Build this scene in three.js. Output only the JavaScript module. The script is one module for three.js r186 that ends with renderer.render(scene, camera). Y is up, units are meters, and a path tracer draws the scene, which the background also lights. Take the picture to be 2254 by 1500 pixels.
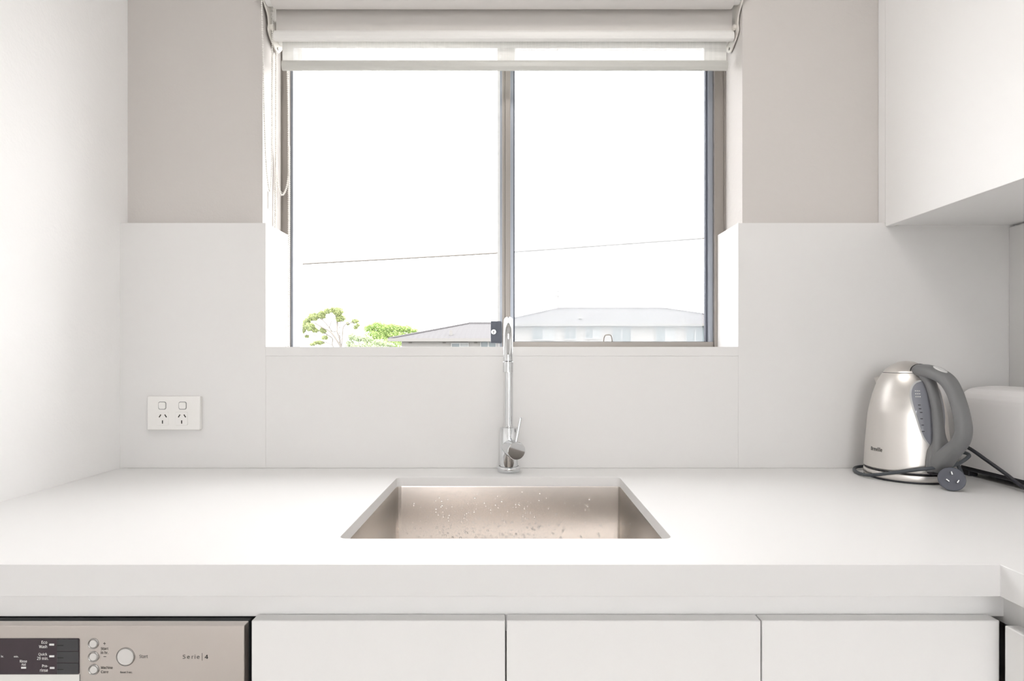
import * as THREE from 'three';
import { RoundedBoxGeometry } from 'three/addons/geometries/RoundedBoxGeometry.js';
import { TextGeometry } from 'three/addons/geometries/TextGeometry.js';
import { FontLoader } from 'three/addons/loaders/FontLoader.js';
import { RectAreaLightUniformsLib } from 'three/addons/lights/RectAreaLightUniformsLib.js';
import { mergeGeometries, mergeVertices, toCreasedNormals } from 'three/addons/utils/BufferGeometryUtils.js';
import { Brush, Evaluator, SUBTRACTION } from 'three-bvh-csg';

// ------------------------------------------------------------------ camera, sky, lights, exposure
// Origin: kitchen back wall. z = 0 is the face of the splashback, y = 0 the kitchen floor, worktop at 0.9 m.
const scene = new THREE.Scene();
const camera = new THREE.PerspectiveCamera(2 * Math.atan(750 / 1300) * 180 / Math.PI, 2254 / 1500, 0.05, 300);
camera.position.set(0, 1.147, 1.3);
camera.lookAt(0, 1.147, 0);
camera.setViewOffset(2254, 1500, -5, -34, 2254, 1500);      // shifted lens: verticals stay upright

scene.background = new THREE.Color().setRGB(1, 1.0, 1.0);   // even white overcast sky
scene.backgroundIntensity = 7;

const renderer = new THREE.WebGLRenderer({ antialias: true });
renderer.toneMapping = THREE.LinearToneMapping;
renderer.toneMappingExposure = 1.06;
renderer.shadowMap.enabled = true;
RectAreaLightUniformsLib.init();
const CEILING_LIGHT = 10;                                      // radiance of the round ceiling light above the bench

// ------------------------------------------------------------------ helpers
const V = (x, y, z) => new THREE.Vector3(x, y, z);
let seed = 7;
const rnd = () => { seed = (seed * 1664525 + 1013904223) % 4294967296; return seed / 4294967296; };
const used = {};
function numbered(n) { used[n] = (used[n] ?? -1) + 1; return used[n] ? n + '_' + String(used[n]).padStart(3, '0') : n; }

function thing(name, label, category, at = [0, 0, 0], group) {
  const g = new THREE.Group();
  g.name = numbered(name); g.position.set(...at); scene.add(g);
  g.userData = { label, category };
  if (group) g.userData.group = group;
  return g;
}
function structure(name) {
  const g = new THREE.Group(); g.name = name; g.userData = { kind: 'structure' }; scene.add(g); return g;
}
// geometry is given in room coordinates; the part is stored relative to its thing
function part(parent, name, geo, mat, label) {
  const g = Array.isArray(geo) ? merge(geo) : geo;
  let root = parent;
  while (root.parent && root.parent !== scene) root = root.parent;
  if (root !== scene && root.isGroup) g.translate(-root.position.x, -root.position.y, -root.position.z);
  const m = new THREE.Mesh(g, mat);
  m.name = name; m.castShadow = m.receiveShadow = true;
  if (label) m.userData.label = label;
  parent.add(m);
  return m;
}
function single(name, geo, mat, label, category, group) {
  const m = part(scene, numbered(name), geo, mat);
  m.userData = { label, category }; if (group) m.userData.group = group;
  return m;
}
function merge(list) {
  return mergeGeometries(list.map((g) => {
    const q = g.index ? g.toNonIndexed() : g;
    for (const k of Object.keys(q.attributes)) if (!['position', 'normal', 'uv'].includes(k)) q.deleteAttribute(k);
    return q;
  }));
}
function metricUV(g, s = 1) {                                 // box projection, uv in metres
  if (g.index) g = g.toNonIndexed();
  const p = g.attributes.position, n = g.attributes.normal, uv = new Float32Array(p.count * 2);
  for (let i = 0; i < p.count; i++) {
    const ax = Math.abs(n.getX(i)), ay = Math.abs(n.getY(i)), az = Math.abs(n.getZ(i));
    let u, v;
    if (ay >= ax && ay >= az) { u = p.getX(i); v = p.getZ(i); } else if (ax >= az) { u = p.getZ(i); v = p.getY(i); } else { u = p.getX(i); v = p.getY(i); }
    uv[2 * i] = u * s; uv[2 * i + 1] = v * s;
  }
  g.setAttribute('uv', new THREE.BufferAttribute(uv, 2));
  return g;
}
function box(x0, x1, y0, y1, z0, z1, r = 0, seg = 2) {
  const w = x1 - x0, h = y1 - y0, d = z1 - z0;
  const g = r ? new RoundedBoxGeometry(w, h, d, seg, Math.min(r, w / 2.01, h / 2.01, d / 2.01)) : new THREE.BoxGeometry(w, h, d);
  g.translate((x0 + x1) / 2, (y0 + y1) / 2, (z0 + z1) / 2);
  return metricUV(g);
}
function cyl(a, b, r0, r1 = r0, seg = 32, open = false) {     // tapered cylinder from a to b
  const d = b.clone().sub(a), g = new THREE.CylinderGeometry(r1, r0, d.length(), seg, 1, open);
  g.translate(0, d.length() / 2, 0);
  g.applyQuaternion(new THREE.Quaternion().setFromUnitVectors(V(0, 1, 0), d.clone().normalize()));
  g.translate(a.x, a.y, a.z);
  return g;
}
function tube(pts, r, seg = 80, rs = 10) {
  return new THREE.TubeGeometry(new THREE.CatmullRomCurve3(pts, false, 'centripetal'), seg, r, rs, false);
}
function extrudeYZ(pts, x0, x1, bevel = 0) {                  // pts are [z, y]; solid between x0 and x1
  const s = new THREE.Shape(pts.map(([z, y]) => new THREE.Vector2(-z, y)));
  const g = new THREE.ExtrudeGeometry(s, { depth: x1 - x0 - 2 * bevel, bevelEnabled: bevel > 0, bevelSize: bevel, bevelThickness: bevel, bevelOffset: -bevel, bevelSegments: 2 });
  g.rotateY(Math.PI / 2); g.translate(x0 + bevel, 0, 0);
  return metricUV(g);
}
function roundRect(x0, x1, y0, y1, r, P = THREE.Shape) {
  const s = new P();
  s.moveTo(x0 + r, y0); s.lineTo(x1 - r, y0); s.absarc(x1 - r, y0 + r, r, -Math.PI / 2, 0, false);
  s.lineTo(x1, y1 - r); s.absarc(x1 - r, y1 - r, r, 0, Math.PI / 2, false);
  s.lineTo(x0 + r, y1); s.absarc(x0 + r, y1 - r, r, Math.PI / 2, Math.PI, false);
  s.lineTo(x0, y0 + r); s.absarc(x0 + r, y0 + r, r, Math.PI, 1.5 * Math.PI, false);
  return s;
}
// sweep an oval section along a path; lateral is the fixed sideways direction, size = [half width sideways, half thickness]
function sweep(pts, sizes, lateral, steps = 60, ring = 20, power = 2) {
  const c = new THREE.CatmullRomCurve3(pts, false, 'centripetal'), pos = [], idx = [];
  for (let i = 0; i <= steps; i++) {
    const t = i / steps, p = c.getPoint(t), T = c.getTangent(t), N = new THREE.Vector3().crossVectors(T, lateral).normalize();
    const k = t * (sizes.length - 1), k0 = Math.min(Math.floor(k), sizes.length - 2), f = k - k0;
    const a = sizes[k0][0] * (1 - f) + sizes[k0 + 1][0] * f, b = sizes[k0][1] * (1 - f) + sizes[k0 + 1][1] * f;
    for (let j = 0; j < ring; j++) {
      const th = j / ring * 2 * Math.PI, cs = Math.cos(th), sn = Math.sin(th);
      const u = a * Math.sign(cs) * Math.abs(cs) ** (2 / power), v = b * Math.sign(sn) * Math.abs(sn) ** (2 / power);
      pos.push(p.x + lateral.x * u + N.x * v, p.y + lateral.y * u + N.y * v, p.z + lateral.z * u + N.z * v);
    }
  }
  for (let i = 0; i < steps; i++) for (let j = 0; j < ring; j++) {
    const a = i * ring + j, b = i * ring + (j + 1) % ring, d = a + ring, e = b + ring;
    idx.push(a, b, d, b, e, d);
  }
  for (const [o, flip] of [[0, 0], [steps * ring, 1]]) {
    const ci = pos.length / 3; let s = [0, 0, 0];
    for (let j = 0; j < ring; j++) for (let k = 0; k < 3; k++) s[k] += pos[(o + j) * 3 + k] / ring;
    pos.push(...s);
    for (let j = 0; j < ring; j++) { const a = o + j, b = o + (j + 1) % ring; flip ? idx.push(ci, a, b) : idx.push(ci, b, a); }
  }
  const g = new THREE.BufferGeometry();
  g.setAttribute('position', new THREE.Float32BufferAttribute(pos, 3)); g.setIndex(idx); g.computeVertexNormals();
  g.setAttribute('uv', new THREE.Float32BufferAttribute(new Float32Array(pos.length / 3 * 2), 2));
  return g;
}
function lathe(profile, at, seg = 72) {
  const g = new THREE.LatheGeometry(profile.map(([r, y]) => new THREE.Vector2(r, y)), seg);
  g.translate(at.x, at.y, at.z);
  return g;
}
// fonts for the lettering that stands on the dishwasher and the kettle
const loader = new FontLoader();
const fontRegular = await loader.loadAsync('fonts/droid/droid_sans_regular.typeface.json');
const fontBold = await loader.loadAsync('fonts/droid/droid_sans_bold.typeface.json');
function lettering(str, x0, x1, y0, y1, z, font = fontRegular, depth = 0.0002) {   // fitted between x0..x1 and y0..y1, facing +z
  const g = new TextGeometry(str, { font, size: 1, depth: 1, curveSegments: 4, bevelEnabled: false });
  g.computeBoundingBox(); const b = g.boundingBox;
  g.translate(-b.min.x, -b.min.y, 0); g.scale((x1 - x0) / (b.max.x - b.min.x), (y1 - y0) / (b.max.y - b.min.y), depth);
  g.translate(x0, y0, z);
  return g;
}

// ------------------------------------------------------------------ computed textures (grain, weave, brushing)
function field(w, h, fn) {                                     // grey texture from fn(x, y) in 0..1
  const d = new Uint8Array(w * h * 4);
  for (let y = 0; y < h; y++) for (let x = 0; x < w; x++) {
    const v = Math.max(0, Math.min(255, Math.round(fn(x, y) * 255))), o = (y * w + x) * 4;
    d[o] = d[o + 1] = d[o + 2] = v; d[o + 3] = 255;
  }
  const t = new THREE.DataTexture(d, w, h); t.wrapS = t.wrapT = THREE.RepeatWrapping;
  t.magFilter = THREE.LinearFilter; t.minFilter = THREE.LinearFilter; t.needsUpdate = true;
  return t;
}
function valueNoise(n, cells) {                                // tiling smooth noise
  const g = Float32Array.from({ length: cells * cells }, rnd);
  const at = (i, j) => g[((j % cells) + cells) % cells * cells + ((i % cells) + cells) % cells];
  return (x, y) => {
    const fx = x / n * cells, fy = y / n * cells, i = Math.floor(fx), j = Math.floor(fy);
    let u = fx - i, v = fy - j; u = u * u * (3 - 2 * u); v = v * v * (3 - 2 * v);
    return (at(i, j) * (1 - u) + at(i + 1, j) * u) * (1 - v) + (at(i, j + 1) * (1 - u) + at(i + 1, j + 1) * u) * v;
  };
}
const rep = (t, x, y = x) => { const c = t.clone(); c.repeat.set(x, y); c.needsUpdate = true; return c; };
const nA = valueNoise(256, 8), nB = valueNoise(256, 32), nC = valueNoise(256, 128);
const paintGrain = field(256, 256, (x, y) => 0.35 * nA(x, y) + 0.35 * nB(x, y) + 0.3 * nC(x, y));
const streak = (() => {
  const col = Float32Array.from({ length: 512 }, rnd);
  return field(512, 64, (x, y) => 0.3 + 0.35 * col[x] + 0.2 * col[(x * 7 + 13) % 512] + 0.15 * rnd());
})();
const weave = field(128, 128, (x, y) => 0.5 + 0.25 * Math.sin(x / 128 * 2 * Math.PI * 16) + 0.25 * Math.sin(y / 128 * 2 * Math.PI * 16));
const sheerHoles = (() => {                                    // uneven open weave of the sheer blind
  const cx = Float32Array.from({ length: 64 }, rnd), cy = Float32Array.from({ length: 64 }, rnd);
  return field(256, 256, (x, y) => {
    const tx = x % 4 < 2 ? 1 : 0, ty = y % 4 < 2 ? 1 : 0;
    return Math.min(1, 0.84 + tx * 0.13 * cx[x >> 2] + ty * 0.13 * cy[y >> 2]);
  });
})();
const roofTiles = field(256, 256, (x, y) => 0.55 + 0.3 * Math.sin(x / 256 * 2 * Math.PI * 8) * 0.5 + 0.3 * ((y % 32) / 32));
const leafGrain = field(128, 128, (x, y) => 0.6 + 0.4 * rnd());

// ------------------------------------------------------------------ materials
const S = (o) => new THREE.MeshStandardMaterial(o), P = (o) => new THREE.MeshPhysicalMaterial(o);
const lin = (r, g, b) => new THREE.Color().setRGB(r, g, b);
const M = {
  paint: S({ color: lin(0.625, 0.592, 0.568), roughness: 0.75, bumpMap: rep(paintGrain, 3), bumpScale: 0.0006 }),
  whitePaint: S({ color: lin(0.92, 0.912, 0.905), roughness: 0.7, bumpMap: rep(paintGrain, 3), bumpScale: 0.0005 }),
  ceilingPaint: S({ color: lin(0.88, 0.875, 0.87), roughness: 0.85 }),
  floor: S({ color: lin(0.42, 0.38, 0.34), roughness: 0.5, bumpMap: rep(paintGrain, 2), bumpScale: 0.0008 }),
  panel: P({ color: lin(0.765, 0.752, 0.742), roughness: 0.38, bumpMap: rep(paintGrain, 5), bumpScale: 0.00008 }),
  stone: P({ color: lin(0.82, 0.812, 0.807), roughness: 0.42, bumpMap: rep(paintGrain, 5), bumpScale: 0.00006 }),
  laminate: P({ color: lin(0.91, 0.901, 0.894), roughness: 0.45, bumpMap: rep(paintGrain, 4), bumpScale: 0.00008 }),
  carcass: S({ color: lin(0.92, 0.912, 0.905), roughness: 0.55 }),
  kick: S({ color: lin(0.25, 0.25, 0.25), roughness: 0.6 }),
  steel: S({ color: lin(0.86, 0.82, 0.785), metalness: 1, roughness: 0.23, bumpMap: rep(streak, 6, 1), bumpScale: 0.00003 }),
  kettleSteel: P({ color: lin(0.74, 0.71, 0.68), metalness: 1, roughness: 0.34, anisotropy: 0.6, bumpMap: rep(streak, 1, 6), bumpScale: 0.00002 }),
  dishSteel: P({ color: lin(0.70, 0.65, 0.615), metalness: 1, roughness: 0.36, bumpMap: rep(streak, 5, 1), bumpScale: 0.00003 }),
  chrome: S({ color: lin(0.76, 0.775, 0.79), metalness: 1, roughness: 0.035 }),
  alu: S({ color: lin(0.32, 0.293, 0.27), metalness: 0.45, roughness: 0.4 }),
  aluGrey: S({ color: lin(0.34, 0.365, 0.41), metalness: 0.5, roughness: 0.35 }),
  aluPale: S({ color: lin(0.62, 0.64, 0.66), metalness: 0.3, roughness: 0.4 }),
  rubber: S({ color: lin(0.10, 0.11, 0.14), roughness: 0.6 }),
  lock: S({ color: lin(0.075, 0.085, 0.11), roughness: 0.45 }),
  brightMetal: S({ color: lin(0.62, 0.62, 0.62), metalness: 1, roughness: 0.35 }),
  glass: P({ color: lin(1, 1, 1), transmission: 1, thickness: 0, roughness: 0.0, ior: 1.5, specularIntensity: 0 }),
  mesh: S({ color: lin(0.80, 0.83, 0.86), roughness: 0.9, transparent: true, opacity: 0.3, side: THREE.DoubleSide }),
  blockout: P({ color: lin(0.72, 0.69, 0.665), roughness: 0.9, bumpMap: rep(weave, 60), bumpScale: 0.0001 }),
  railWhite: S({ color: lin(0.82, 0.81, 0.79), roughness: 0.4 }),
  sheer: P({ color: lin(0.86, 0.85, 0.82), roughness: 1, transmission: 0.12, thickness: 0, transparent: true, opacity: 0.99, alphaMap: rep(sheerHoles, 8), side: THREE.DoubleSide }),
  barGrey: S({ color: lin(0.60, 0.595, 0.565), roughness: 0.4 }),
  bracket: S({ color: lin(0.76, 0.73, 0.68), roughness: 0.5 }),
  bead: S({ color: lin(0.80, 0.78, 0.74), roughness: 0.35 }),
  screw: S({ color: lin(0.3, 0.28, 0.25), metalness: 0.8, roughness: 0.4 }),
  plastic: S({ color: lin(0.84, 0.825, 0.80), roughness: 0.32 }),
  slot: S({ color: lin(0.03, 0.025, 0.022), roughness: 0.9 }),
  handle: P({ color: lin(0.185, 0.185, 0.188), roughness: 0.45 }),
  darkPlastic: S({ color: lin(0.03, 0.029, 0.036), roughness: 0.45 }),
  cord: S({ color: lin(0.062, 0.07, 0.082), roughness: 0.5 }),
  blackCord: S({ color: lin(0.022, 0.022, 0.028), roughness: 0.5 }),
  plug: S({ color: lin(0.095, 0.10, 0.125), roughness: 0.5 }),
  gauge: P({ color: lin(0.26, 0.265, 0.30), roughness: 0.12, clearcoat: 0.6 }),
  gaugeMark: S({ color: lin(0.05, 0.05, 0.06), roughness: 0.6 }),
  gaugePrint: S({ color: lin(0.6, 0.6, 0.6), roughness: 0.6 }),
  toaster: S({ color: lin(0.85, 0.83, 0.825), roughness: 0.42, metalness: 0.05 }),
  button: S({ color: lin(0.78, 0.78, 0.78), metalness: 0.4, roughness: 0.25 }),
  ink: S({ color: lin(0.09, 0.085, 0.08), roughness: 0.6 }),
  boldInk: S({ color: lin(0.02, 0.02, 0.02), roughness: 0.6 }),
  whiteInk: S({ color: lin(0.85, 0.85, 0.85), roughness: 0.6 }),
  display: P({ color: lin(0.05, 0.036, 0.044), roughness: 0.16 }),
  keys: S({ color: lin(0.052, 0.052, 0.056), roughness: 0.35 }),
  black: S({ color: lin(0.012, 0.012, 0.013), roughness: 0.6 }),
  gasket: S({ color: lin(0.02, 0.022, 0.024), roughness: 0.6 }),
  buttonCap: S({ color: lin(0.72, 0.70, 0.68), roughness: 0.3 }),
  buttonRing: S({ color: lin(0.5, 0.49, 0.48), metalness: 1, roughness: 0.2 }),
  sticker: S({ color: lin(0.85, 0.84, 0.81), roughness: 0.5 }),
  water: P({ color: lin(1, 1, 1), transmission: 1, thickness: 0.002, ior: 1.33, roughness: 0 }),
  lamp: S({ color: lin(0.9, 0.9, 0.88), emissive: lin(1, 0.97, 0.93), emissiveIntensity: 3, roughness: 0.4 }),
  render: S({ color: lin(0.27, 0.26, 0.25), roughness: 0.9, bumpMap: rep(paintGrain, 0.5), bumpScale: 0.01 }),
  roof: S({ color: lin(0.066, 0.0625, 0.065), roughness: 0.85, bumpMap: rep(roofTiles, 0.5), bumpScale: 0.06 }),
  gutter: S({ color: lin(0.15, 0.143, 0.136), roughness: 0.6 }),
  houseGlass: S({ color: lin(0.1, 0.122, 0.13), roughness: 0.25 }),
  houseFrame: S({ color: lin(0.3, 0.3, 0.3), roughness: 0.5 }),
  blindPale: S({ color: lin(0.26, 0.27, 0.27), roughness: 0.8 }),
  wire: S({ color: lin(0.12, 0.11, 0.10), roughness: 0.7 }),
  bark: S({ color: lin(0.24, 0.22, 0.20), roughness: 0.95, bumpMap: rep(paintGrain, 2), bumpScale: 0.02 }),
  grass: S({ color: lin(0.2, 0.2, 0.19), roughness: 1, bumpMap: rep(leafGrain, 1), bumpScale: 0.03 }),
};

// ------------------------------------------------------------------ room shell
const XL = -0.868, XR = 1.101, ZB = -0.026, ZR = 3.4, CEIL = 2.45;
{
  const s = new THREE.Shape([[XL - 0.12, -0.05], [XR + 0.12, -0.05], [XR + 0.12, CEIL + 0.1], [XL - 0.12, CEIL + 0.1]].map((p) => new THREE.Vector2(...p)));
  s.holes.push(new THREE.Path([[-0.565, 1.1469], [0.512, 1.1469], [0.512, 2.02], [-0.565, 2.02]].map((p) => new THREE.Vector2(...p))));
  const g = new THREE.ExtrudeGeometry(s, { depth: 0.2, bevelEnabled: false }); g.translate(0, 0, ZB - 0.2);
  part(scene, 'wall_back', metricUV(g), M.paint).userData = { kind: 'structure' };
  part(scene, 'wall_left', box(XL - 0.12, XL, -0.05, CEIL + 0.1, ZB, ZR), M.whitePaint).userData = { kind: 'structure' };
  part(scene, 'wall_right', box(XR, XR + 0.12, -0.05, CEIL + 0.1, ZB, ZR), M.whitePaint).userData = { kind: 'structure' };
  // rear wall with a wide glazed opening to the daylight behind the camera (mirrored in the tap)
  const rs = new THREE.Shape([[XL - 0.12, -0.05], [XR + 0.12, -0.05], [XR + 0.12, CEIL + 0.1], [XL - 0.12, CEIL + 0.1]].map((p) => new THREE.Vector2(...p)));
  rs.holes.push(new THREE.Path([[-0.4, 0.02], [0.62, 0.02], [0.62, 2.1], [-0.4, 2.1]].map((p) => new THREE.Vector2(...p))));
  const rg = new THREE.ExtrudeGeometry(rs, { depth: 0.12, bevelEnabled: false }); rg.translate(0, 0, ZR);
  part(scene, 'wall_rear', metricUV(rg), M.whitePaint).userData = { kind: 'structure' };
  const dr = structure('door_1');
  for (const [a, b, z] of [[-0.4, 0.13, ZR + 0.03], [0.09, 0.62, ZR + 0.065]]) {
    const lf = part(dr, 'glazed_leaf', [box(a, a + 0.035, 0.02, 2.1, z, z + 0.03), box(b - 0.035, b, 0.02, 2.1, z, z + 0.03), box(a + 0.035, b - 0.035, 0.02, 0.07, z, z + 0.03), box(a + 0.035, b - 0.035, 2.065, 2.1, z, z + 0.03)], M.alu);
    part(lf, 'pane', box(a + 0.035, b - 0.035, 0.07, 2.065, z + 0.012, z + 0.016), M.glass);
  }
  part(scene, 'floor', box(XL, XR, -0.05, 0, ZB, ZR), M.floor).userData = { kind: 'structure' };
  part(scene, 'ceiling', box(XL, XR, CEIL, CEIL + 0.1, ZB, ZR), M.ceilingPaint).userData = { kind: 'structure' };
}
{ // round ceiling light above the frame, over the bench edge
  const g = thing('ceiling_light', 'round white ceiling light over the kitchen floor', 'ceiling light', [0.1, CEIL, 0.75]);
  part(g, 'base', cyl(V(0.1, CEIL - 0.03, 0.75), V(0.1, CEIL, 0.75), 0.23, 0.235, 48), M.plastic);
  part(g, 'diffuser', lathe([[0, -0.055], [0.1, -0.052], [0.17, -0.045], [0.21, -0.032], [0.215, -0.028]].map(([r, y]) => [r, y]), V(0.1, CEIL, 0.75), 48), M.lamp);
  const l = new THREE.RectAreaLight(new THREE.Color().setRGB(1, 0.97, 0.93), CEILING_LIGHT, 0.38, 0.38);
  l.position.set(0, -0.062, 0); l.rotation.x = -Math.PI / 2; l.castShadow = true; l.name = 'ceiling_light_glow'; g.add(l);
}

// ------------------------------------------------------------------ window
{
  const w = structure('window_1');
  const zf = -0.133;
  // fixed outer frame
  const fr = part(w, 'frame', [
    box(-0.564, -0.547, 1.15, 2.019, -0.205, zf), box(0.486, 0.511, 1.15, 2.019, -0.205, zf), box(-0.547, 0.486, 1.985, 2.019, -0.205, zf), box(-0.547, 0.486, 1.147, 1.163, -0.205, zf),
  ], M.alu);
  part(fr, 'jamb_ridge', [box(-0.5665, -0.5635, 1.19, 2.0, zf, zf + 0.004), box(0.508, 0.5115, 1.19, 2.0, zf, zf + 0.004)], M.alu);
  part(w, 'outer_frame', [
    box(-0.5608, -0.547, 1.163, 1.985, -0.2255, -0.2055), box(-0.0425, -0.033, 1.163, 1.985, -0.222, -0.19), box(-0.547, 0.486, 1.147, 1.166, -0.235, -0.206),
  ], M.railWhite);
  // fixed left light
  const sl = part(w, 'sash', [box(-0.551, -0.5415, 1.163, 1.985, -0.176, -0.146), box(-0.035, -0.0295, 1.163, 1.985, -0.178, -0.15), box(-0.5415, -0.035, 1.163, 1.1665, -0.176, -0.15), box(-0.5415, -0.035, 1.96, 1.985, -0.176, -0.15)], M.aluGrey, 'grey aluminium frame of the left window light');
  part(sl, 'glazing_bead', [box(-0.5535, -0.551, 1.163, 1.985, -0.15, -0.143)], M.railWhite);
  part(sl, 'pane', box(-0.5415, -0.035, 1.1665, 1.96, -0.166, -0.162), M.glass);
  // sliding right sash
  const sr = part(w, 'sash', [
    box(-0.0295, -0.0225, 1.163, 1.985, -0.17, -0.1385, 0.001), box(-0.0225, -0.0095, 1.163, 1.985, -0.17, -0.136, 0.0015), 
    box(-0.0095, 0.4862, 1.163, 1.1815, -0.168, -0.14, 0.001), box(-0.0025, 0.474, 1.96, 1.985, -0.168, -0.14),
  ], M.alu, 'champagne aluminium sliding sash');
  part(sr, 'stile', [box(-0.0095, -0.002, 1.1815, 1.96, -0.168, -0.145), box(0.474, 0.4855, 1.1815, 1.96, -0.168, -0.143)], M.aluGrey);
  part(sr, 'gasket', [box(-0.002, 0.0012, 1.1815, 1.96, -0.162, -0.15), box(0.4695, 0.474, 1.1815, 1.96, -0.162, -0.15), box(0, 0.472, 1.1805, 1.1825, -0.162, -0.148)], M.rubber);
  part(sr, 'pane', box(0.0005, 0.4715, 1.1815, 1.96, -0.158, -0.154), M.glass);
  // fly screen outside the right light
  const sc = part(w, 'insect_screen', box(0.0, 0.474, 1.17, 1.98, -0.1905, -0.19), M.mesh);
  part(sc, 'pull_tab', tube([V(0.2245, 1.178, -0.186), V(0.2255, 1.192, -0.184), V(0.2285, 1.1985, -0.183), V(0.2355, 1.2, -0.183), V(0.2425, 1.1985, -0.183), V(0.2452, 1.192, -0.184), V(0.2465, 1.178, -0.186)], 0.0014, 40, 8), M.alu);
  // key lock on the meeting stile
  const lk = part(w, 'window_lock', [box(-0.0568, -0.0318, 1.178, 1.231, -0.152, -0.122, 0.0015)], M.lock, 'dark grey key lock');
  const cy = part(lk, 'lock_cylinder', [cyl(V(-0.0495, 1.2048, -0.1225), V(-0.0495, 1.2048, -0.1185), 0.0062, 0.0058, 28)], M.brightMetal);
  part(cy, 'keyhole', [cyl(V(-0.0495, 1.2058, -0.1186), V(-0.0495, 1.2058, -0.1181), 0.0014, 0.0014, 12), box(-0.0502, -0.0488, 1.2005, 1.206, -0.1186, -0.1181)], M.slot);
}

// ------------------------------------------------------------------ roller blinds
{
  const yA = 1.962, zA = -0.025, rA = 0.032;
  const b = thing('roller_blind', 'beige-white blockout roller blind rolled up at the top of the window', 'blind', [-0.02, yA, zA]);
  const ra = part(b, 'roll', cyl(V(-0.541, yA, zA), V(0.49, yA, zA), rA, rA, 64), M.blockout);
  part(b, 'fabric', box(-0.547, 0.5005, 1.885, yA, -0.0575, -0.0568), M.blockout);
  const br = part(b, 'bottom_rail', extrudeYZ([[-0.0615, 1.8935], [-0.0535, 1.8935], [-0.0505, 1.888], [-0.049, 1.879], [-0.05, 1.8735], [-0.0535, 1.8715], [-0.0605, 1.8715], [-0.0635, 1.876]], -0.5515, 0.5035, 0.0008), M.railWhite);
  part(b, 'clutch', [cyl(V(-0.5555, yA, zA), V(-0.541, yA, zA), 0.027, 0.027, 40)], M.railWhite);
  part(b, 'end_pin', [cyl(V(0.49, yA, zA), V(0.5055, yA, zA), 0.024, 0.024, 40)], M.railWhite);

  const yB = 1.905, zB2 = -0.1, rB = 0.025;
  const s = thing('sheer_roller_blind', 'translucent white sheer roller blind behind the blockout blind, slightly lowered', 'blind', [-0.02, yB, zB2]);
  part(s, 'roll', cyl(V(-0.544, yB, zB2), V(0.498, yB, zB2), rB, rB, 64), M.railWhite);
  part(s, 'fabric', (() => { const g = new THREE.PlaneGeometry(1.034, 0.082); const u = g.attributes.uv; for (let i = 0; i < 4; i++) u.setXY(i, u.getX(i) * 1.034, u.getY(i) * 0.082); g.translate(-0.023, 1.867, -0.0755); return g; })(), M.sheer);
  part(s, 'bottom_rail', (() => {
    const o = []; for (let i = 0; i < 24; i++) { const a = i / 24 * 2 * Math.PI; o.push([-0.0775 + 0.0075 * Math.cos(a), 1.8245 + 0.0118 * Math.sin(a)]); }
    return toCreasedNormals(extrudeYZ(o, -0.541, 0.4965, 0.0006), 0.6);
  })(), M.barGrey);
  part(s, 'end_cap', [cyl(V(-0.5555, yB, zB2), V(-0.544, yB, zB2), 0.021, 0.021, 32)], M.railWhite);
  part(s, 'end_cap', [cyl(V(0.498, yB, zB2), V(0.5055, yB, zB2), 0.02, 0.02, 32)], M.railWhite);

  // double brackets: curved plates fixed inside the reveal
  const edge = new THREE.SplineCurve([[0.012, 2.018], [0.006, 1.985], [-0.003, 1.955], [-0.014, 1.937], [-0.034, 1.921], [-0.04, 1.903], [-0.038, 1.886], [-0.053, 1.872], [-0.084, 1.8605], [-0.1, 1.866], [-0.122, 1.89], [-0.125, 1.93], [-0.125, 2.018]].map(([z, y]) => new THREE.Vector2(z, y))).getPoints(70).map((p) => [p.x, p.y]);
  for (const [x0, x1, lab] of [[0.506, 0.5095, 'curved cream bracket holding the right ends of both blinds'], [-0.5595, -0.556, 'curved cream bracket holding the chain ends of both blinds']]) {
    const k = thing('blind_bracket', lab, 'bracket', [(x0 + x1) / 2, 2.018, -0.06]);
    part(k, 'plate', extrudeYZ(edge, x0, x1, 0.0006), M.bracket);
    const sx = x0 > 0 ? x0 - 0.002 : x1;
    part(k, 'screw', cyl(V(sx, 1.869, -0.088), V(sx + 0.002, 1.869, -0.088), 0.0032, 0.0032, 16), M.screw);
    part(k, 'pivot', cyl(V(x0 > 0 ? x0 - 0.006 : x1, 1.898, -0.05), V(x0 > 0 ? x0 : x1 + 0.006, 1.898, -0.05), 0.007, 0.006, 20), M.bracket);
  }
  // bead chains
  function chain(pts, pitch, r, name, label) {
    const c = new THREE.CatmullRomCurve3(pts.map((p) => V(...p)), false, 'centripetal'), n = Math.round(c.getLength() / pitch), list = [];
    const g = thing(name, label, 'blind chain', pts[0]);
    for (const p of c.getSpacedPoints(n)) { const q = new THREE.IcosahedronGeometry(r, 1); q.translate(p.x, p.y, p.z); list.push(q); }
    const m = part(g, 'beads', list, M.bead); m.userData.kind = 'stuff';
    part(g, 'cord', tube(pts.map((p) => V(...p)), 0.0007, 200, 5), M.bead);
    return g;
  }
  const c1 = chain([[-0.5555, 1.96, 0.0035], [-0.554, 1.9, 0.0035], [-0.5525, 1.8, 0.001], [-0.551, 1.65, -0.004], [-0.549, 1.55, -0.012], [-0.5465, 1.515, -0.02], [-0.547, 1.55, -0.03], [-0.5485, 1.65, -0.036], [-0.5505, 1.8, -0.042], [-0.5525, 1.9, -0.05], [-0.5535, 1.94, -0.05]], 0.0049, 0.0019, 'blind_chain', 'white beaded chain hanging nearest the wall edge left of the window');
  part(c1, 'tensioner', [box(-0.5495, -0.5455, 1.474, 1.514, -0.0275, -0.0125, 0.003)], M.railWhite, 'clear white chain holder');
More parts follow.
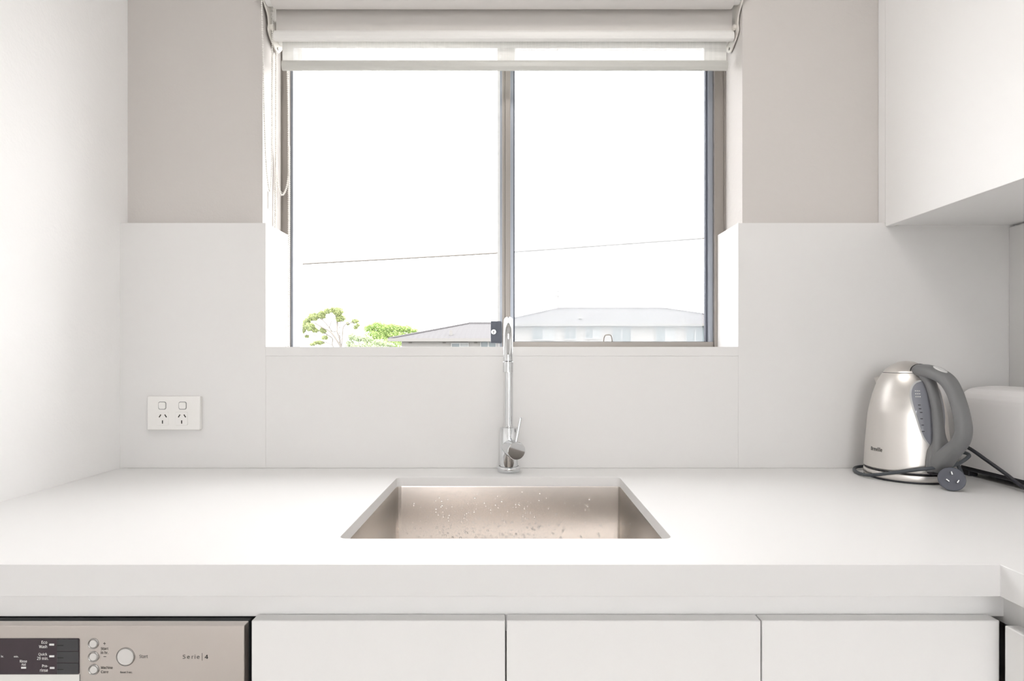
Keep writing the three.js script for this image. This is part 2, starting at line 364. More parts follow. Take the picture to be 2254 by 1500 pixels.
  part(c1, 'holder_screw', [cyl(V(-0.5478, 1.484, -0.02), V(-0.5448, 1.484, -0.02), 0.0022, 0.002, 12)], M.screw);
  chain([[-0.5525, 1.9, -0.121], [-0.5465, 1.84, -0.122], [-0.5435, 0.75, -0.118], [-0.5405, 1.65, -0.117], [-0.5425, 1.58, -0.119], [-0.548, 1.545, -0.116], [-0.553, 1.53, -0.105], [-0.5575, 1.55, -0.094], [-0.5595, 1.62, -0.088], [-0.56, 0.75, -0.084], [-0.559, 1.86, -0.086]], 0.0049, 0.0024, 'blind_chain', 'white beaded chain looping beside the left window frame');
}

// ------------------------------------------------------------------ splashback and sill
const splashTop = 1.44, CT = 0.9;
{
  const b = thing('splashback', 'smooth white panel splashback around the window above the worktop', 'splashback', [0, CT, 0]);
  part(b, 'panel', box(XL, -0.54705, CT, splashTop, ZB, 0, 0.0003, 1), M.panel);
  part(b, 'panel', box(-0.54695, 0.49295, CT, 1.14685, ZB, 0, 0.0003, 1), M.panel);
  part(b, 'panel', box(0.49305, XR, CT, splashTop, ZB, 0, 0.0003, 1), M.panel);
  part(b, 'reveal_panel', box(-0.5645, -0.54705, 1.1672, splashTop, -0.1325, ZB, 0.0004, 1), M.panel);
  part(b, 'reveal_panel', box(0.49305, 0.5115, 1.1672, splashTop, -0.1325, ZB, 0.0004, 1), M.panel);
  part(b, 'window_sill', box(-0.54695, 0.49295, 1.1469, 1.167, -0.1325, 0.0006, 0.0004, 1), M.panel);
  part(b, 'side_panel', box(XR - 0.012, XR - 0.0002, CT, 1.43, 0.0004, 1.95, 0.0006, 1), M.panel);
}

// ------------------------------------------------------------------ worktop with sink cut-out
const ZF = 0.601, XRET = 0.575;
{
  const s = new THREE.Shape([[XL, -0.0005], [XR, -0.0005], [XR, -1.95], [XRET, -1.95], [XRET, -ZF], [XL, -ZF]].map(([x, y]) => new THREE.Vector2(x, y)).reverse());
  s.holes.push(roundRect(-0.238, 0.214, -0.5015, -0.098, 0.012, THREE.Path));
  const slab = new THREE.ExtrudeGeometry(s, { depth: 0.0364, bevelEnabled: true, bevelThickness: 0.0008, bevelSize: 0.0008, bevelOffset: -0.0008, bevelSegments: 2, curveSegments: 12 });
  slab.rotateX(-Math.PI / 2); slab.translate(0, 0.8628, 0);
  const A = new Brush(slab, M.stone), B = new Brush(new THREE.BoxGeometry(1.2, 0.04, 0.5), M.stone);
  B.position.set(-0.1, 0.862, 0.29); A.updateMatrixWorld(); B.updateMatrixWorld();
  const r = new Evaluator().evaluate(A, B, SUBTRACTION);
  const g = r.geometry; g.clearGroups();
  const w = single('worktop', metricUV(g), M.stone, 'white stone L-shaped worktop with a sink cut-out', 'worktop');
}

// ------------------------------------------------------------------ sink
{
  const x0 = -0.2395, x1 = 0.2155, z0 = 0.0965, z1 = 0.503, yT = 0.882, yB = 0.69, R = 0.012;
  const g = thing('kitchen_sink', 'brushed steel undermount sink bowl with water drops on its walls', 'sink', [-0.012, yB, 0.3]);
  const loop = (inset, r) => { const pts = []; const s = roundRect(x0 + inset, x1 - inset, z0 + inset, z1 - inset, r).getSpacedPoints; const sh = roundRect(x0 + inset, x1 - inset, z0 + inset, z1 - inset, r); return sh.extractPoints(10).shape; };
  const rows = [[-0.012, R + 0.008, yT - 0.0006], [0, R, yT - 0.0006], [0.0003, R, yT - 0.003], [0.001, R, 0.78], [0.002, R, yB + 0.014], [0.0045, R, yB + 0.006], [0.01, R, yB + 0.001], [0.018, R, yB]];
  const base = loop(0, R), n = base.length, cx = (x0 + x1) / 2, cz = (z0 + z1) / 2, pos = [], idx = [], uv = [];
  rows.forEach(([inset, r, y]) => {
    const l = inset > 0.0035 ? base.map((p) => new THREE.Vector2(cx + (p.x - cx) * (1 - inset / 0.2245), cz + (p.y - cz) * (1 - inset / 0.2))) : loop(inset, r);
    for (let i = 0; i < n; i++) { const p = l[i]; pos.push(p.x, y, p.y); uv.push(p.x + p.y, y); }
  });
  for (let k = 0; k + 1 < rows.length; k++) for (let i = 0; i < n; i++) { const a = k * n + i, b = k * n + (i + 1) % n; idx.push(a, b, a + n, b, b + n, a + n); }
  const q = new THREE.BufferGeometry(); q.setAttribute('position', new THREE.Float32BufferAttribute(pos, 3)); q.setAttribute('uv', new THREE.Float32BufferAttribute(uv, 2)); q.setIndex(idx);
  const bowl = part(g, 'bowl', toCreasedNormals(q, 0.55), M.steel);
  const fl = new THREE.Shape(base.map((p) => new THREE.Vector2(cx + (p.x - cx) * (1 - 0.018 / 0.2245), cz + (p.y - cz) * (1 - 0.018 / 0.2))));
  fl.holes.push(new THREE.Path().absarc(cx, cz, 0.045, 0, 2 * Math.PI, true));
  const bg = new THREE.ShapeGeometry(fl, 24); bg.rotateX(Math.PI / 2); bg.translate(0, yB, 0);
  part(g, 'bowl_bottom', bg, M.steel);
  part(g, 'drain', [lathe([[0.045, 0.0005], [0.043, 0], [0.036, -0.008], [0.034, -0.03], [0, -0.03]], V(cx, yB, cz), 40)], M.chrome);
  // drops: small domes of water on the back and side walls
  const drops = [];
  const dome = (x, y, z, r, axis) => {
    const d = new THREE.IcosahedronGeometry(r, 1); d.scale(axis === 'x' ? 0.8 : 1, 1.15, axis === 'z' ? 0.8 : 1); d.translate(x, y, z); drops.push(d);
  };
  for (let i = 0; i < 420; i++) {
    const t = rnd(), x = x0 + 0.02 + t * 0.4, y = 0.874 - 0.1 * Math.sqrt(rnd());
    const dens = 0.35 + 0.65 * Math.exp(-(((x + 0.06) / 0.11) ** 2));
    if (rnd() > dens) continue;
    dome(x, y, z0 + 0.0008, 0.0011 + 0.0014 * rnd() ** 2, 'z');
  }
  for (let i = 0; i < 45; i++) dome(x0 + 0.0008, 0.86 - 0.08 * Math.sqrt(rnd()), z0 + 0.02 + 0.2 * rnd(), 0.0011 + 0.0013 * rnd() ** 2, 'x');
  for (let i = 0; i < 55; i++) dome(x1 - 0.0008, 0.85 - 0.07 * Math.sqrt(rnd()), z0 + 0.02 + 0.14 * rnd(), 0.0011 + 0.0013 * rnd() ** 2, 'x');
  const wd = part(g, 'water_drops', drops, M.water); wd.userData = { kind: 'stuff', label: 'clear water drops on the steel walls' };
}

// ------------------------------------------------------------------ tap
{
  const c = V(-0.0115, CT, 0.037);
  const g = thing('kitchen_tap', 'chrome gooseneck kitchen tap standing behind the sink', 'tap', [c.x, c.y, c.z]);
  part(g, 'flange', lathe([[0, 0], [0.0235, 0], [0.0248, 0.0012], [0.0248, 0.0095], [0.0235, 0.0115], [0.0205, 0.012]], c, 64), M.chrome);
  part(g, 'body', lathe([[0.0195, 0.0115], [0.0195, 0.0935], [0.0188, 0.0945], [0.0098, 0.0948], [0.0098, 0.0975], [0.0089, 0.098]], c, 64), M.chrome);
  const R = 0.08, yC = 1.137, col = [];
  col.push(V(c.x, 0.99, c.z), V(c.x, 1.03, c.z), V(c.x, 1.08, c.z));
  for (let i = 0; i <= 24; i++) { const a = Math.PI - i / 24 * Math.PI; col.push(V(c.x, yC + R * Math.sin(a), c.z + R + R * Math.cos(a))); }
  const curve = new THREE.CatmullRomCurve3(col, false, 'centripetal');
  part(g, 'spout', new THREE.TubeGeometry(curve, 160, 0.0089, 28, false), M.chrome);
  const t = V(c.x, 0, c.z + 2 * R);
  const nz = part(g, 'nozzle', lathe([[0.0078, 1.1205], [0.0078, 1.1165], [0.0096, 1.1165], [0.0098, 1.117], [0.0098, 1.1355], [0.0092, 1.1365], [0.0085, 1.1366]], t, 48), M.chrome);
  part(nz, 'aerator', cyl(V(t.x, 1.119, t.z), V(t.x, 1.1205, t.z), 0.0079, 0.0079, 32), M.slot);
  // side mixer: a short barrel turned to the front with a pin lever
  const a = V(c.x, 0.9535, c.z), d = V(0.016, -0.001, 0.055).normalize(), e = a.clone().addScaledVector(d, 0.058), s = a.clone().addScaledVector(d, 0.034);
  const mx = part(g, 'mixer', [cyl(a, s, 0.0178, 0.0178, 48), cyl(s, s.clone().addScaledVector(d, 0.0012), 0.0165, 0.0165, 48), cyl(s.clone().addScaledVector(d, 0.0012), e, 0.0185, 0.0185, 48), cyl(e, e.clone().addScaledVector(d, 0.0012), 0.0185, 0.0175, 48)], M.chrome);
  const lb = s.clone().addScaledVector(d, 0.012).add(V(0.002, 0.0155, 0)), lt = lb.clone().add(V(0.0095, 0.049, -0.004));
  part(mx, 'lever', [cyl(lb, lt, 0.0023, 0.0026, 24), (() => { const q = new THREE.SphereGeometry(0.0026, 20, 12); q.translate(lt.x, lt.y, lt.z); return q; })()], M.chrome);
}

// ------------------------------------------------------------------ power outlet
{
  const g = thing('power_outlet', 'white double power outlet with two switches on the splashback', 'power outlet', [-0.744, 0.985, 0]);
  const plate = new THREE.ExtrudeGeometry(roundRect(-0.802, -0.6865, 0.985, 1.059, 0.0025), { depth: 0.006, bevelEnabled: true, bevelThickness: 0.0022, bevelSize: 0.002, bevelOffset: -0.002, bevelSegments: 3 });
  plate.translate(0, 0, 0.0022); part(g, 'plate', metricUV(plate), M.plastic);
  for (const [xs, xk] of [[-0.7685, -0.768], [-0.724, -0.7262]]) {
    part(g, 'switch_surround', (() => { const s = roundRect(xs - 0.0086, xs + 0.0086, 1.0299, 1.0471, 0.0042); s.holes.push(roundRect(xs - 0.0075, xs + 0.0075, 1.031, 1.046, 0.0036, THREE.Path)); const q = new THREE.ExtrudeGeometry(s, { depth: 0.0005, bevelEnabled: false }); q.translate(0, 0, 0.0103); return metricUV(q); })(), M.kick, 'grey line around a switch');
    const sw = new THREE.ExtrudeGeometry(roundRect(xs - 0.0073, xs + 0.0073, 1.0312, 1.0458, 0.0034), { depth: 0.0016, bevelEnabled: true, bevelThickness: 0.0006, bevelSize: 0.0006, bevelOffset: -0.0006, bevelSegments: 2 });
    sw.translate(0, -1.0385, 0); sw.rotateX(0.06); sw.translate(0, 1.0385, 0.0102);
    part(g, 'switch', metricUV(sw), M.plastic);
    const face = new THREE.ExtrudeGeometry(roundRect(xk - 0.0134, xk + 0.0134, 0.9955, 1.025, 0.003), { depth: 0.0006, bevelEnabled: true, bevelThickness: 0.0006, bevelSize: 0.0006, bevelOffset: -0.0006, bevelSegments: 2 });
    face.translate(0, 0, 0.0104);
    const f = part(g, 'socket_face', metricUV(face), M.plastic);
    for (const [dx, y, a] of [[-0.0048, 1.016, -0.55], [0.0075, 1.016, 0.55], [0.0007, 1.0028, 0]]) {
      const q = new THREE.BoxGeometry(0.0021, 0.0072, 0.0004); q.rotateZ(a); q.translate(xk + dx, y, 0.0117); part(f, 'pin_slot', metricUV(q), M.slot, 'dark pin slot');
    }
  }
}

// ------------------------------------------------------------------ base cabinets, rail, dishwasher
const DZ = 0.588, DT = 0.8277;
{
  const groups = 'white base cabinets under the worktop';
  for (const [x0, x1, lab] of [[-0.3171, 0.2974, 'white two-door base cabinet under the sink, right beside the dishwasher'], [0.2989, 0.5855, 'white flat-front base cabinet in the corner next to the side bench']]) {
    const g = thing('base_cabinet', lab, 'cabinet', [(x0 + x1) / 2, 0, 0.3], groups);
    part(g, 'carcass', [box(x0, x0 + 0.016, 0.12, 0.80, 0.02, 0.567), box(x1 - 0.016, x1, 0.12, 0.80, 0.02, 0.567), box(x0 + 0.016, x1 - 0.016, 0.12, 0.136, 0.02, 0.567), box(x0 + 0.016, x1 - 0.016, 0.12, 0.66, 0.02, 0.03)], M.carcass);
    if (x0 < 0) for (const [a, b] of [[x0, -0.011], [-0.0093, x1]]) part(g, 'door', box(a, b, 0.14, DT, 0.57, DZ, 0.0016, 3), M.laminate);
    else part(g, 'door', box(x0, x1, 0.14, DT, 0.57, DZ, 0.0016, 3), M.laminate);
    part(g, 'kickboard', box(x0, x1, 0, 0.118, 0.51, 0.525), M.kick);
  }
  // the side bench along the right wall
  for (const [z0, z1, lab] of [[0.6, 1.1, 'white base cabinet of the side bench, nearest the corner'], [1.1015, 1.6, 'white base cabinet of the side bench, farther from the corner']]) {
    const g = thing('base_cabinet', lab, 'cabinet', [0.8, 0, (z0 + z1) / 2], groups);
    part(g, 'carcass', box(0.6, XR - 0.001, 0.12, 0.815, z0 + 0.01, z1), M.carcass);
    part(g, 'door', box(0.581, 0.599, 0.14, DT, z0, z1, 0.0016, 3), M.laminate);
    part(g, 'kickboard', box(0.64, 0.655, 0, 0.118, z0, z1), M.kick);
  }
  const r = thing('finger_rail', 'white recessed finger rail under the worktop edge', 'rail', [0, 0.8, 0.56]);
  part(r, 'rail', box(XL + 0.001, 0.606, 0.8245, 0.8618, 0.552, 0.5685), M.laminate);
  part(r, 'rail', box(0.606, 0.62, 0.8160, 0.8618, 0.545, 1.6), M.laminate);
  part(r, 'rail_ledge', box(-0.3171, 0.59, 0.806, 0.8245, 0.552, 0.5685), M.laminate);
  const f = single('filler_panel', box(XL + 0.001, -0.775, 0, 0.824, 0.56, 0.578, 0.001), M.laminate, 'narrow white filler panel between dishwasher and left wall', 'panel');
}
{ // dishwasher
  const x0 = -0.773, x1 = -0.3249, yT = 0.8226, zf = 0.59, zb = 0.555;
  const g = thing('dishwasher', 'stainless steel built-in dishwasher with dark display panel', 'dishwasher', [(x0 + x1) / 2, 0, 0.3]);
  part(g, 'body', box(x0, x1, 0.02, 0.8, 0.02, 0.54), M.kick);
  part(g, 'gasket', [box(x0 + 0.002, x1 + 0.0002, 0.1, yT + 0.0006, zb - 0.006, 0.5765, 0.002)], M.gasket, 'black plastic edge');
  part(g, 'door', [box(x0, x1, 0.12, yT, 0.5765, zf, 0.0012, 2)], M.dishSteel);
  part(g, 'kickboard', box(x0, x1, 0, 0.115, 0.51, 0.53), M.kick);
  const ox = -0.6182, mm = 0.001, X = (u) => ox + u * mm, Y = (v) => yT - v * mm;
  const slab = (u0, u1, v0, v1, t, r = 0.0004) => box(X(u0), X(u1), Y(v1), Y(v0), zf - 0.0003, zf + t, r, 2);
  const dp = part(g, 'display', (() => { const q = new THREE.ExtrudeGeometry(roundRect(X(-62), X(95.6), Y(58.2), Y(15.2), 0.0016), { depth: 0.0006, bevelEnabled: true, bevelThickness: 0.0003, bevelSize: 0.0003, bevelOffset: -0.0003, bevelSegments: 2 }); q.translate(0, 0, zf); return metricUV(q); })(), M.display, 'dark glossy display panel');
  const zt = zf + 0.0009;
  for (const [s, u0, u1, v0, v1] of [['Eco', 50.7, 57.4, 17.8, 21.4], ['Wash', 47.6, 57.4, 22.9, 26.6], ['Quick', 47, 57.4, 32.2, 36.3], ['29 min.', 45.3, 59, 37, 40.8], ['Pre-', 51.4, 58.5, 46.3, 49.7], ['rinse', 48.9, 58.2, 51.2, 55], ['Rinse', 24.7, 33.2, 40.7, 43.9], ['Aid', 26.5, 31.6, 44.7, 47.7], ['hr.', 2.2, 5.3, 35.2, 37.8], ['min.', 17.6, 23.1, 35.6, 37.8]])
    part(dp, 'lettering', lettering(s, X(u0), X(u1), Y(v1), Y(v0), zt, fontRegular), M.whiteInk, 'white lettering');
  for (const [u0, u1, v0, v1] of [[60, 65.8, 21.2, 23.6], [60, 66, 35.2, 37.6], [60.6, 66.3, 49.2, 51.6], [26.2, 32.2, 49, 51.3]])
    part(dp, 'indicator', box(X(u0), X(u1), Y(v1), Y(v0), zt - 0.0002, zt + 0.0003, 0.0002), M.whiteInk, 'white indicator window');
  for (const [v0, v1] of [[15.9, 29.9], [30.7, 43.8], [44.7, 57.7]]) {
    const k = part(g, 'key', box(X(69.4), X(95.0), Y(v1), Y(v0), zf + 0.0006, zf + 0.0016, 0.0004), M.keys, 'dark grey programme key');
    const vm = v0 + 7.2; part(k, 'key_mark', box(X(70), X(77.3), Y(vm + 0.55), Y(vm - 0.55), zf + 0.0015, zf + 0.00175), M.black);
  }
  const round = (u, v, r, cap) => {
    const c = V(X(u), Y(v), zf);
    const m = part(g, 'push_button', (() => { const q = lathe([[0, 0.0018], [cap * 0.8, 0.0018], [cap * 0.95, 0.0015], [cap, 0.0009], [cap, 0]], V(0, 0, 0), 40); q.rotateX(Math.PI / 2); q.translate(c.x, c.y, c.z); return q; })(), M.buttonCap, 'white round button');
    part(m, 'ring', (() => { const q = lathe([[cap + 0.0003, 0], [cap + 0.0004, 0.0004], [(cap + r) / 2, 0.0014], [r - 0.0003, 0.0012], [r, 0]], V(0, 0, 0), 40); q.rotateX(Math.PI / 2); q.translate(c.x, c.y, c.z); return q; })(), M.buttonRing, 'chrome ring');
  };
  round(112.6, 21.5, 0.0066, 0.0045); round(112.7, 37.2, 0.0066, 0.0045); round(113, 52.7, 0.0066, 0.0045); round(151.2, 37.3, 0.0113, 0.0099);
  for (const [s, u0, u1, v0, v1, font, mat] of [['+', 124.2, 127.2, 19.9, 23.1], ['Start', 121.3, 130.3, 26, 29.2], ['in hr.', 121.3, 130.3, 30.6, 34.1], ['Machine', 121.5, 135.4, 48.7, 52.1], ['Care', 121.5, 130.1, 53.9, 57.2], ['Reset 3 sec.', 144.7, 159.2, 54.9, 57.2], ['Start', 167.7, 177.7, 35, 38.9], ['4', 246.2, 250.2, 35.1, 39.8, fontBold, M.boldInk]])
    part(g, 'lettering', lettering(s, X(u0), X(u1), Y(v1), Y(v0), zf + 0.0001, font ?? fontRegular), mat ?? M.ink, 'dark printed lettering');
  [['S', 219.8, 222.9, 35], ['e', 224.9, 228.1, 36.3], ['r', 230.6, 232.5, 36.3], ['i', 234.2, 234.9, 34.8], ['e', 236.6, 239.9, 36.3]].forEach(([s, u0, u1, v]) => part(g, 'lettering', lettering(s, X(u0), X(u1), Y(39.8), Y(v), zf + 0.0001), M.ink, 'dark printed lettering'));
  part(g, 'printed_line', box(X(242.75), X(243.15), Y(41.9), Y(33.1), zf - 0.0002, zf + 0.0003), M.ink);
  part(g, 'printed_line', box(X(124.5), X(127.6), Y(37.5), Y(37), zf - 0.0002, zf + 0.0003), M.ink);
  part(g, 'energy_sticker', slab(-62, 95.8, 58.7, 135, 0.0004, 0), M.sticker, 'plain white sticker under the display');
  part(g, 'sticker_edge', box(X(95.8), X(96.4), Y(135), Y(58.7), zf - 0.0003, zf + 0.0006), M.kick);
}

// ------------------------------------------------------------------ wall cabinet
{
  const x0 = 0.816, yB = 1.432, yT = 2.25;
  const g = thing('wall_cabinet', 'white wall cabinet above the kettle and toaster', 'cabinet', [0.95, yB, 0.5]);
  part(g, 'carcass', box(x0 + 0.02, XR - 0.001, yB + 0.003, yT, ZB + 0.001, 1.2), M.carcass);
  part(g, 'filler_strip', box(x0 + 0.001, x0 + 0.02, splashTop + 0.0005, yT, ZB + 0.001, -0.0006), M.laminate);
  part(g, 'door', box(x0, x0 + 0.019, yB, yT, 0.0008, 0.6, 0.0012, 2), M.laminate);
  part(g, 'door', box(x0, x0 + 0.019, yB, yT, 0.602, 1.2, 0.0012, 2), M.laminate);
}

// ------------------------------------------------------------------ kettle
const K = V(0.8, CT, 0.095), H = V(0.1, 0, 0.995).normalize(), LAT = V(H.z, 0, -H.x);
const kp = (u, y, s = 0) => V(K.x + H.x * u + LAT.x * s, y, K.z + H.z * u + LAT.z * s);
const prof = [[0.0752, 0.0205], [0.0755, 0.024], [0.0748, 0.035], [0.0742, 0.05], [0.0734, 0.066], [0.0722, 0.081], [0.0706, 0.098], [0.0702, 0.117 - 0.012], [0.0683, 0.128], [0.0661, 0.1405], [0.0628, 0.156], [0.0595, 0.1695], [0.0558, 0.182], [0.0515, 0.194], [0.0462, 0.205], [0.0418, 0.2125]];
const profR = (y) => { const h = y - CT; for (let i = 0; i + 1 < prof.length; i++) if (h <= prof[i + 1][1]) { const t = (h - prof[i][1]) / (prof[i + 1][1] - prof[i][1]); return prof[i][0] + (prof[i + 1][0] - prof[i][0]) * t; } return prof[prof.length - 1][0]; };
{
  const b = thing('power_stand', 'round steel power stand under the kettle with a grey cord and plug', 'power stand', [K.x, K.y, K.z]);
  part(b, 'foot_ring', lathe([[0, 0], [0.0735, 0], [0.0752, 0.001], [0.0752, 0.0036], [0.074, 0.004]], K), M.darkPlastic);
  part(b, 'casing', lathe([[0.0742, 0.0038], [0.0755, 0.0042], [0.076, 0.008], [0.0758, 0.015], [0.0745, 0.0168], [0.07, 0.0172], [0, 0.0172]], K), M.kettleSteel);
  part(b, 'seam', lathe([[0.066, 0.0172], [0.0742, 0.0176], [0.0748, 0.0188], [0.0742, 0.0202], [0.066, 0.0206]], K), M.darkPlastic);
  part(b, 'cord_keeper', [box(0.79, 0.82, 0.9225 - 0.001, 0.93, 0.168, 0.182, 0.002)], M.darkPlastic);
  const pc = V(0.7995, 0.9222, 0.2215), pd = V(-0.42, 0.28, 0.86).normalize();
  part(b, 'power_cord', tube([V(0.84, 0.908, 0.012), V(0.79, 0.907, 0.01), V(0.745, 0.906, 0.018), V(0.7225, 0.9045, 0.045), V(0.713, 0.9045, 0.082), V(0.7155, 0.907, 0.112), V(0.7335, 0.917, 0.143), V(0.7655, 0.929, 0.173), V(0.8, 0.9365, 0.186), V(0.828, 0.9395, 0.184), V(0.853, 0.947, 0.177), V(0.8695, 0.9568, 0.171), V(0.871, 0.9595, 0.16), V(0.861, 0.959, 0.15), V(0.857, 0.949, 0.147), V(0.865, 0.932, 0.15), V(0.86, 0.92, 0.165), V(0.84, 0.919, 0.186), pc.clone().addScaledVector(pd, -0.022)], 0.0033, 260, 10), M.cord);
  const Q = new THREE.Quaternion().setFromUnitVectors(V(0, 1, 0), pd);
  const pg = lathe([[0, 0], [0.0195, 0], [0.0212, -0.0012], [0.0216, -0.003], [0.021, -0.0065], [0.018, -0.0095], [0.011, -0.013], [0.0065, -0.022], [0, -0.0225]], V(0, 0, 0), 56); pg.applyQuaternion(Q); pg.translate(pc.x, pc.y, pc.z);
  const pl = part(b, 'plug', pg, M.plug, 'grey round three-pin plug');
  // pins: two slanted above the earth pin, seen upside down and tilted
  const ex = V(1, 0, 0).addScaledVector(pd, -pd.x).normalize(), ey = new THREE.Vector3().crossVectors(pd, ex).normalize();
  for (const [a, c2, rot] of [[0.0, 0.0098, 0.1], [-0.0085, -0.0028, 0.75], [0.0065, -0.0055, -0.65]]) {
    const q = new THREE.BoxGeometry(0.0018, 0.0055, 0.009); q.rotateZ(rot); q.translate(0, 0, 0.0045);
    const m = new THREE.Matrix4().makeBasis(ex, ey, pd); q.applyMatrix4(m); const o = pc.clone().addScaledVector(ex, a).addScaledVector(ey, c2); q.translate(o.x, o.y, o.z);
    part(pl, 'pin', metricUV(q), M.brightMetal, 'brass-bright pin');
  }

  const g = thing('kettle', 'brushed steel electric kettle with grey loop handle', 'kettle', [K.x, K.y, K.z]);
  part(g, 'body', lathe([[0.0, 0.0206], [0.0735, 0.0206], ...prof, [0.041, 0.2127], [0.03, 0.2127]], K, 96), M.kettleSteel);
  part(g, 'lid', lathe([[0.0404, 0.2132], [0.0412, 0.2137], [0.037, 0.2195], [0.0295, 0.2262], [0.023, 0.2306], [0.0172, 0.2335], [0.009, 0.236], [0, 0.2368]], K, 72), M.kettleSteel);
  part(g, 'lid_seam', lathe([[0.0395, 0.2122], [0.0415, 0.2126], [0.0413, 0.2134], [0.0395, 0.2136]], K, 72), M.darkPlastic);
  // spout: small beak at the far side
  const sp = sweep([kp(-0.046, 1.085), kp(-0.066, 1.093), kp(-0.0855, 1.0995)], [[0.026, 0.018], [0.017, 0.011], [0.006, 0.003]], LAT, 16, 20);
  part(g, 'spout', sp, M.kettleSteel);
  // handle loop with the spine that runs down the body
  const grip = sweep([kp(0.022, 1.1185), kp(0.035, 1.1185), kp(0.054, 1.1175), kp(0.077, 1.1125), kp(0.1, 1.1015), kp(0.115, 1.083), kp(0.126, 1.059), kp(0.134, 1.032), kp(0.1365, 1.01), kp(0.129, 0.989), kp(0.114, 0.9735), kp(0.099, 0.958), kp(0.086, 0.944), kp(0.078, 0.932)],
    [[0.013, 0.008], [0.0185, 0.0125], [0.0175, 0.0125], [0.0155, 0.011], [0.0135, 0.0105], [0.0135, 0.0105], [0.014, 0.0105], [0.015, 0.0115], [0.0175, 0.0135], [0.02, 0.0155], [0.02, 0.0135]], LAT, 110, 28, 2.5);
  const spine = sweep([kp(0.05, 1.112), kp(0.059, 1.099), kp(0.068, 1.078), kp(0.0755, 1.05), kp(0.0795, 1.02), kp(0.083, 0.99), kp(0.088, 0.972), kp(0.09, 0.952)],
    [[0.014, 0.012], [0.0105, 0.0085], [0.0095, 0.0075], [0.0095, 0.0075], [0.0105, 0.008], [0.015, 0.01], [0.0185, 0.012]], LAT, 60, 22, 2.4);
  const lug = sweep([kp(0.0735, 0.985), kp(0.0765, 0.965), kp(0.0785, 0.945), kp(0.079, 0.9265)], [[0.006, 0.004], [0.0175, 0.0095], [0.0215, 0.0115], [0.0225, 0.0105]], LAT, 24, 24, 2.6);
  part(g, 'handle', [grip, spine, lug], M.handle, 'dark grey plastic handle');
  part(g, 'handle_collar', (() => { const t = new THREE.TorusGeometry(1, 0.045, 8, 40); t.scale(0.0188, 0.0128, 0.0188); const q = t; q.applyMatrix4(new THREE.Matrix4().makeBasis(LAT, V(0, 1, 0).addScaledVector(H, 0.1).normalize(), H)); const o = kp(0.0335, 1.1185); q.translate(o.x, o.y, o.z); return q; })(), M.darkPlastic);
  part(g, 'switch_button', (() => { const q = new THREE.SphereGeometry(1, 28, 16); q.scale(0.0085, 0.0035, 0.0165); const tilt = new THREE.Matrix4().makeBasis(LAT, V(0, 0.92, 0).addScaledVector(H, 0.39).normalize(), H.clone().multiplyScalar(0.92).add(V(0, -0.39, 0)).normalize()); q.applyMatrix4(tilt); const o = kp(0.0845, 1.1205); q.translate(o.x, o.y, o.z); return q; })(), M.button, 'pale oval switch button');
  // water gauge: curved teardrop windows either side of the spine
  const az = Math.atan2(H.x, H.z);
  const patch = (y0, y1, half, off, a0 = -1, a1 = 1) => {
    const n = 40, m = 24, pos = [], idx = [];
    for (let i = 0; i <= n; i++) { const t = i / n, y = y0 + (y1 - y0) * t, r = profR(y) + off, h = half(t);
      for (let j = 0; j <= m; j++) { const a = az + h * (a0 + (a1 - a0) * j / m); pos.push(K.x + r * Math.sin(a), y, K.z + r * Math.cos(a)); } }
    for (let i = 0; i < n; i++) for (let j = 0; j < m; j++) { const a = i * (m + 1) + j; idx.push(a, a + 1, a + m + 1, a + 1, a + m + 2, a + m + 1); }
    const q = new THREE.BufferGeometry(); q.setAttribute('position', new THREE.Float32BufferAttribute(pos, 3)); q.setIndex(idx); q.computeVertexNormals();
    q.setAttribute('uv', new THREE.Float32BufferAttribute(new Float32Array(pos.length / 3 * 2), 2)); return q;
  };
  const outline = [[0, 0.02], [0.06, 0.17], [0.2, 0.32], [0.45, 0.45], [0.65, 0.54], [0.8, 0.575], [0.91, 0.52], [0.975, 0.38], [1, 0.2]];
  const outlineCurve = new THREE.SplineCurve(outline.map(([t, h]) => new THREE.Vector2(t, h))).getPoints(120);
  const tear = (k) => (t) => { let i = 0; while (i < outlineCurve.length - 2 && t > outlineCurve[i + 1].x) i++; const a = outlineCurve[i], b = outlineCurve[i + 1]; return k * (a.y + (b.y - a.y) * Math.min(1, Math.max(0, (t - a.x) / (b.x - a.x || 1)))); };
  part(g, 'gauge_rim', patch(0.967, 1.1, tear(1.04), 0.0006), M.gaugePrint, 'pale rim of the water gauge');
  const gw = part(g, 'water_gauge', patch(0.9695, 1.0975, tear(0.95), 0.0014), M.gauge, 'blue-grey translucent water gauge');
  for (const [y, a] of [[1.052, -0.36], [1.045, -0.35], [1.038, -0.33], [1.026, -0.33], [1.014, -0.31], [1.002, -0.3], [1.052, 0.26], [1.038, 0.26], [1.02, 0.25], [1.004, 0.25]]) {
    const r = profR(y) + 0.0016, q = new THREE.BoxGeometry(0.0042, 0.0016, 0.0004); q.translate(0, 0, r); q.rotateY(az + a); q.translate(K.x, y, K.z); part(gw, 'level_mark', metricUV(q), M.gaugeMark, 'small dark level mark');
  }
  for (const y of [1.079, 1.0735, 1.068]) {
    // faint unreadable print at the top of the gauge, kept as plain bars
    for (let i = 0; i < 3; i++) { const r = profR(y) + 0.0016, q = new THREE.BoxGeometry(0.0024, 0.0022, 0.0003); q.translate(0, 0, r); q.rotateY(az - 0.43 + i * 0.055); q.translate(K.x, y, K.z); part(gw, 'print_mark', metricUV(q), M.gaugePrint, 'faint pale print'); }
  }
